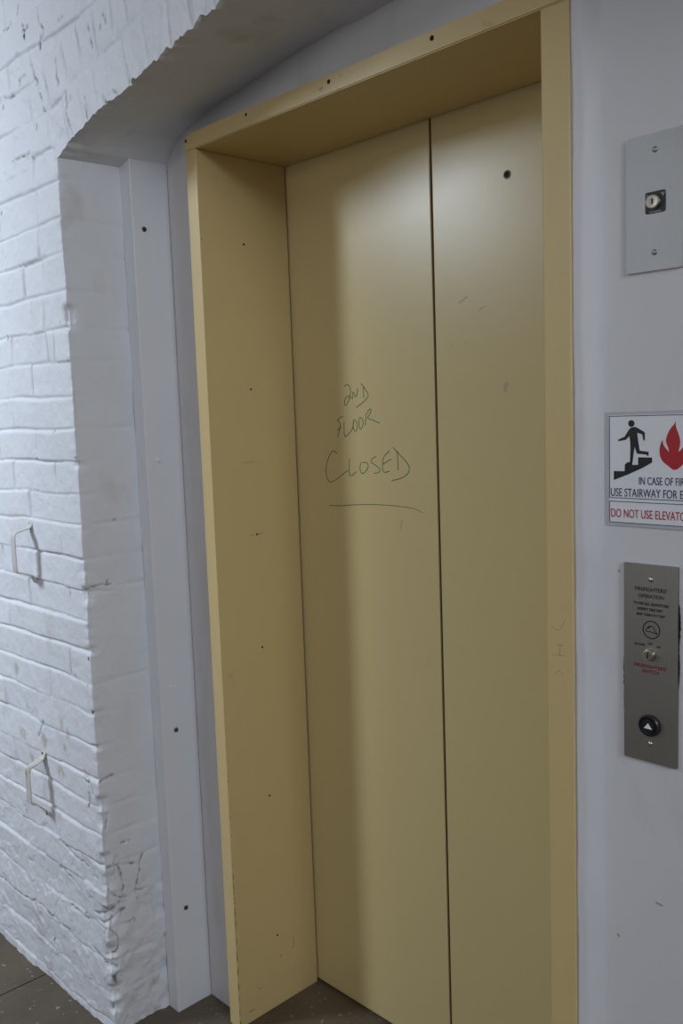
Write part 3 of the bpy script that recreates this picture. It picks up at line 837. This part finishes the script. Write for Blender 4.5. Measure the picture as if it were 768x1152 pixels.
# ------------------------------------------------------------------ fire sign
sign = thing('fire_safety_sign', 'white fire exit sign with running figure, red flame and elevator warning', 'sign', (1.293, yw, 1.339))
SX0, SX1, SZ0, SZ1 = 1.2142, 1.3720, 1.3385, 1.5160
plate('backing', SX0, SX1, SZ0, SZ1, 0.0018, M_clear, sign, 0.002, 0.0005)
y1 = yw - 0.0018
face = obj('face', add_prism(bmesh.new(), round_rect(1.2196, SX1 - 0.0052, 1.3428, 1.5108, 0.001), y1 - 0.0004, y1), M_signw, sign)
y2 = y1 - 0.0004
def border(x0, x1, z0, z1, w=0.0011):
    bm = bmesh.new()
    add_box(bm, x0, x1, y2 - 0.0003, y2, z0, z0 + w); add_box(bm, x0, x1, y2 - 0.0003, y2, z1 - w, z1)
    add_box(bm, x0, x0 + w, y2 - 0.0003, y2, z0 + w, z1 - w); add_box(bm, x1 - w, x1, y2 - 0.0003, y2, z0 + w, z1 - w)
    return obj('border', bm, M_navy, sign)
border(1.2203, SX1 - 0.006, 1.3817, 1.5098)
border(1.2203, SX1 - 0.006, 1.3433, 1.3772)
def figure():
    bm = add_prism(bmesh.new(), PERSON, y2 - 0.0003, y2, True)
    add_lathe(bm, [(0.0052, 0), (0.0052, 0.0003), (0, 0.0003)], (1.2579, y2, 1.4976), (0, -1, 0), 24)
    return obj('running_figure', bm, M_black, sign)
figure()
def prism_part(name, poly, m):
    bm = add_prism(bmesh.new(), poly, y2 - 0.0003, y2, True)
    return obj(name, bm, m, sign)
prism_part('stairs', STAIRS[:-1] if STAIRS[0] == STAIRS[-1] else STAIRS, M_black)
fl = smooth_path(FLAME + [FLAME[0]], 1)
prism_part('flame', [(p.x, p.y) for p in fl[:-1]], M_red)
text_mesh('lettering', 'IN CASE OF FIRE', 1.2707, 1.4042, 0.0770, 0.0118, y2, M_navy, sign, 0.0)
text_mesh('lettering', 'USE STAIRWAY FOR EXIT', 1.2232, 1.3848, 0.1370, 0.0128, y2, M_navy, sign, 0.0)
text_mesh('lettering', 'DO NOT USE ELEVATOR', 1.2237, 1.3520, 0.1290, 0.0132, y2, M_red, sign, 0.0)

mount(sign, (1.3007, DW, 1.3412), 0.9884)

# ------------------------------------------------------------------ call station
cs = thing('elevator_call_panel', 'tall dull steel panel with firefighter key switch and round up button', 'call panel', (1.290, yw, 0.9685))
px0, px1, pz0, pz1 = 1.2463, 1.3345, 0.9685, 1.2820
plate('plate', px0, px1, pz0, pz1, 0.0045, M_steel2, cs)
y3 = yw - 0.0045
dome_screw(1.2910, y3, 1.2588, 0.0042, M_chrome, cs)
dome_screw(1.2908, y3, 0.9985, 0.0040, M_chrome, cs)
M_print = mat('black_panel_print', (0.02, 0.02, 0.02), 0.5)
text_mesh('lettering', "FIREFIGHTERS'", 1.2650, 1.2402, 0.0522, 0.0062, y3, M_print, cs, 0.01)
text_mesh('lettering', 'OPERATION', 1.2708, 1.2296, 0.0415, 0.0058, y3, M_print, cs, 0.01)
text_mesh('lettering', 'TO RECALL ELEVATORS', 1.2624, 1.2181, 0.0578, 0.0044, y3, M_print, cs, 0.03)
text_mesh('lettering', 'INSERT FIRE KEY', 1.2692, 1.2096, 0.0420, 0.0044, y3, M_print, cs, 0.03)
text_mesh('lettering', 'AND TURN TO "ON"', 1.2670, 1.2011, 0.0474, 0.0046, y3, M_print, cs, 0.03)
text_mesh('lettering', 'BY-PASS', 1.2648, 1.1536, 0.0170, 0.0034, y3, M_print, cs, 0.03)
text_mesh('lettering', 'OFF', 1.2868, 1.1566, 0.0080, 0.0032, y3, M_print, cs, 0.03)
text_mesh('lettering', 'ON', 1.3008, 1.1534, 0.0060, 0.0032, y3, M_print, cs, 0.03)
for o in (text_mesh('lettering', "FIREFIGHTERS'", 1.2640, 1.1192, 0.0535, 0.0056, y3, M_redp, cs, 0.02), text_mesh('lettering', 'SWITCH', 1.2768, 1.1110, 0.0280, 0.0056, y3, M_redp, cs, 0.02)):
    o['label'] = 'red lettering'
def emblem():
    bm = bmesh.new()
    cx, cz = 1.2924, 1.1804
    add_stroke(bm, [(cx + 0.0135 * math.cos(2 * math.pi * i / 40), cz + 0.0135 * math.sin(2 * math.pi * i / 40)) for i in range(41)], y3, 0.0018, 0.0003, 0)
    # helmet in outline: crown, badge and long rear brim
    add_stroke(bm, [(cx - 0.0095, cz - 0.001), (cx - 0.006, cz + 0.0035), (cx - 0.001, cz + 0.0068), (cx + 0.003, cz + 0.005), (cx + 0.0055, cz - 0.0005), (cx + 0.010, cz - 0.0055)], y3, 0.0014, 0.0003, 2)
    add_stroke(bm, [(cx - 0.0098, cz - 0.0015), (cx - 0.006, cz - 0.0035), (cx, cz - 0.003), (cx + 0.005, cz - 0.0045), (cx + 0.010, cz - 0.006)], y3, 0.0014, 0.0003, 2)
    add_stroke(bm, [(cx - 0.006, cz + 0.003), (cx - 0.004, cz + 0.002), (cx - 0.003, cz + 0.0055)], y3, 0.0022, 0.0003, 1)
    return obj('helmet_emblem', bm, M_print, cs)
emblem()
fx, fz = 1.2908, 1.1415
cyl2 = obj('key_switch', add_lathe(bmesh.new(), [(0.0098, 0), (0.0098, 0.004), (0.0088, 0.0078), (0.0070, 0.009), (0, 0.009)], (fx, y3, fz), (0, -1, 0), 28), M_brass, cs)
sub(obj('key_slot', box(fx - 0.0009, fx + 0.0009, y3 - 0.0094, y3 - 0.0086, fz - 0.0042, fz + 0.0042), M_hole, None), cyl2, cs)
bx, bz = 1.2910, 1.0290
ring = obj('call_button', add_lathe(bmesh.new(), [(0.0172, 0), (0.0172, 0.006), (0.0155, 0.0085), (0.0135, 0.0085), (0.0128, 0.0065), (0.0120, 0.0062), (0.0112, 0.0078), (0, 0.0080)], (bx, y3, bz), (0, -1, 0), 36), M_black, cs, smooth=False)
def arrow():
    bm = add_prism(bmesh.new(), [(bx - 0.0068, bz - 0.0040), (bx + 0.0068, bz - 0.0040), (bx, bz + 0.0048)], y3 - 0.0084, y3 - 0.0079)
    o = obj('arrow', bm, M_arrow, None)
    o['label'] = 'white arrow pointing up'
    return o
sub(arrow(), ring, cs)
mount(cs, (1.2977, DW, 0.9750), 0.9884)

# ragged break in the plaster round the edge of the panel
def plaster_gap():
    bm = bmesh.new()
    rnd = random.Random(21)
    def ragged(xe, side, zA, zB, wmax):
        n = 26; a, b = [], []
        for i in range(n):
            z = zA + (zB - zA) * i / (n - 1)
            w = wmax * (0.25 + 0.75 * math.sin(math.pi * i / (n - 1)) ** 0.7) * rnd.uniform(0.55, 1.0)
            a.append(bm.verts.new((xe - side * 0.001, DW - 0.0008, z))); b.append(bm.verts.new((xe + side * w, DW - 0.0008, z)))
        for i in range(n - 1):
            bm.faces.new((a[i], a[i + 1], b[i + 1], b[i]))
    ragged(1.2545, -1, 0.985, 1.262, 0.0024)
    ragged(1.2545, -1, 1.03, 1.16, 0.0034)
    ragged(1.3417, 1, 1.165, 1.228, 0.0036)
    ragged(1.3417, 1, 1.10, 1.17, 0.0022)
    o = obj('broken_plaster_edge', bm, M_hole, None)
    o.parent = wall_right
plaster_gap()
def wall_marks():
    bm = bmesh.new()
    add_stroke(bm, [(1.306, 0.7475), (1.3124, 0.7468), (1.318, 0.746)], DW - 0.0006, 0.003, 0.0002, 1)
    add_stroke(bm, [(1.240, 0.668), (1.2435, 0.664)], DW - 0.0006, 0.004, 0.0002, 0)
    add_stroke(bm, [(1.2440, 1.268), (1.2442, 1.272)], DW - 0.0008, 0.003, 0.0002, 0)
    o = obj('scuff_mark', bm, mat('grey_scuff', (0.36, 0.36, 0.36), 0.7), None)
    o.parent = wall_right
wall_marks()
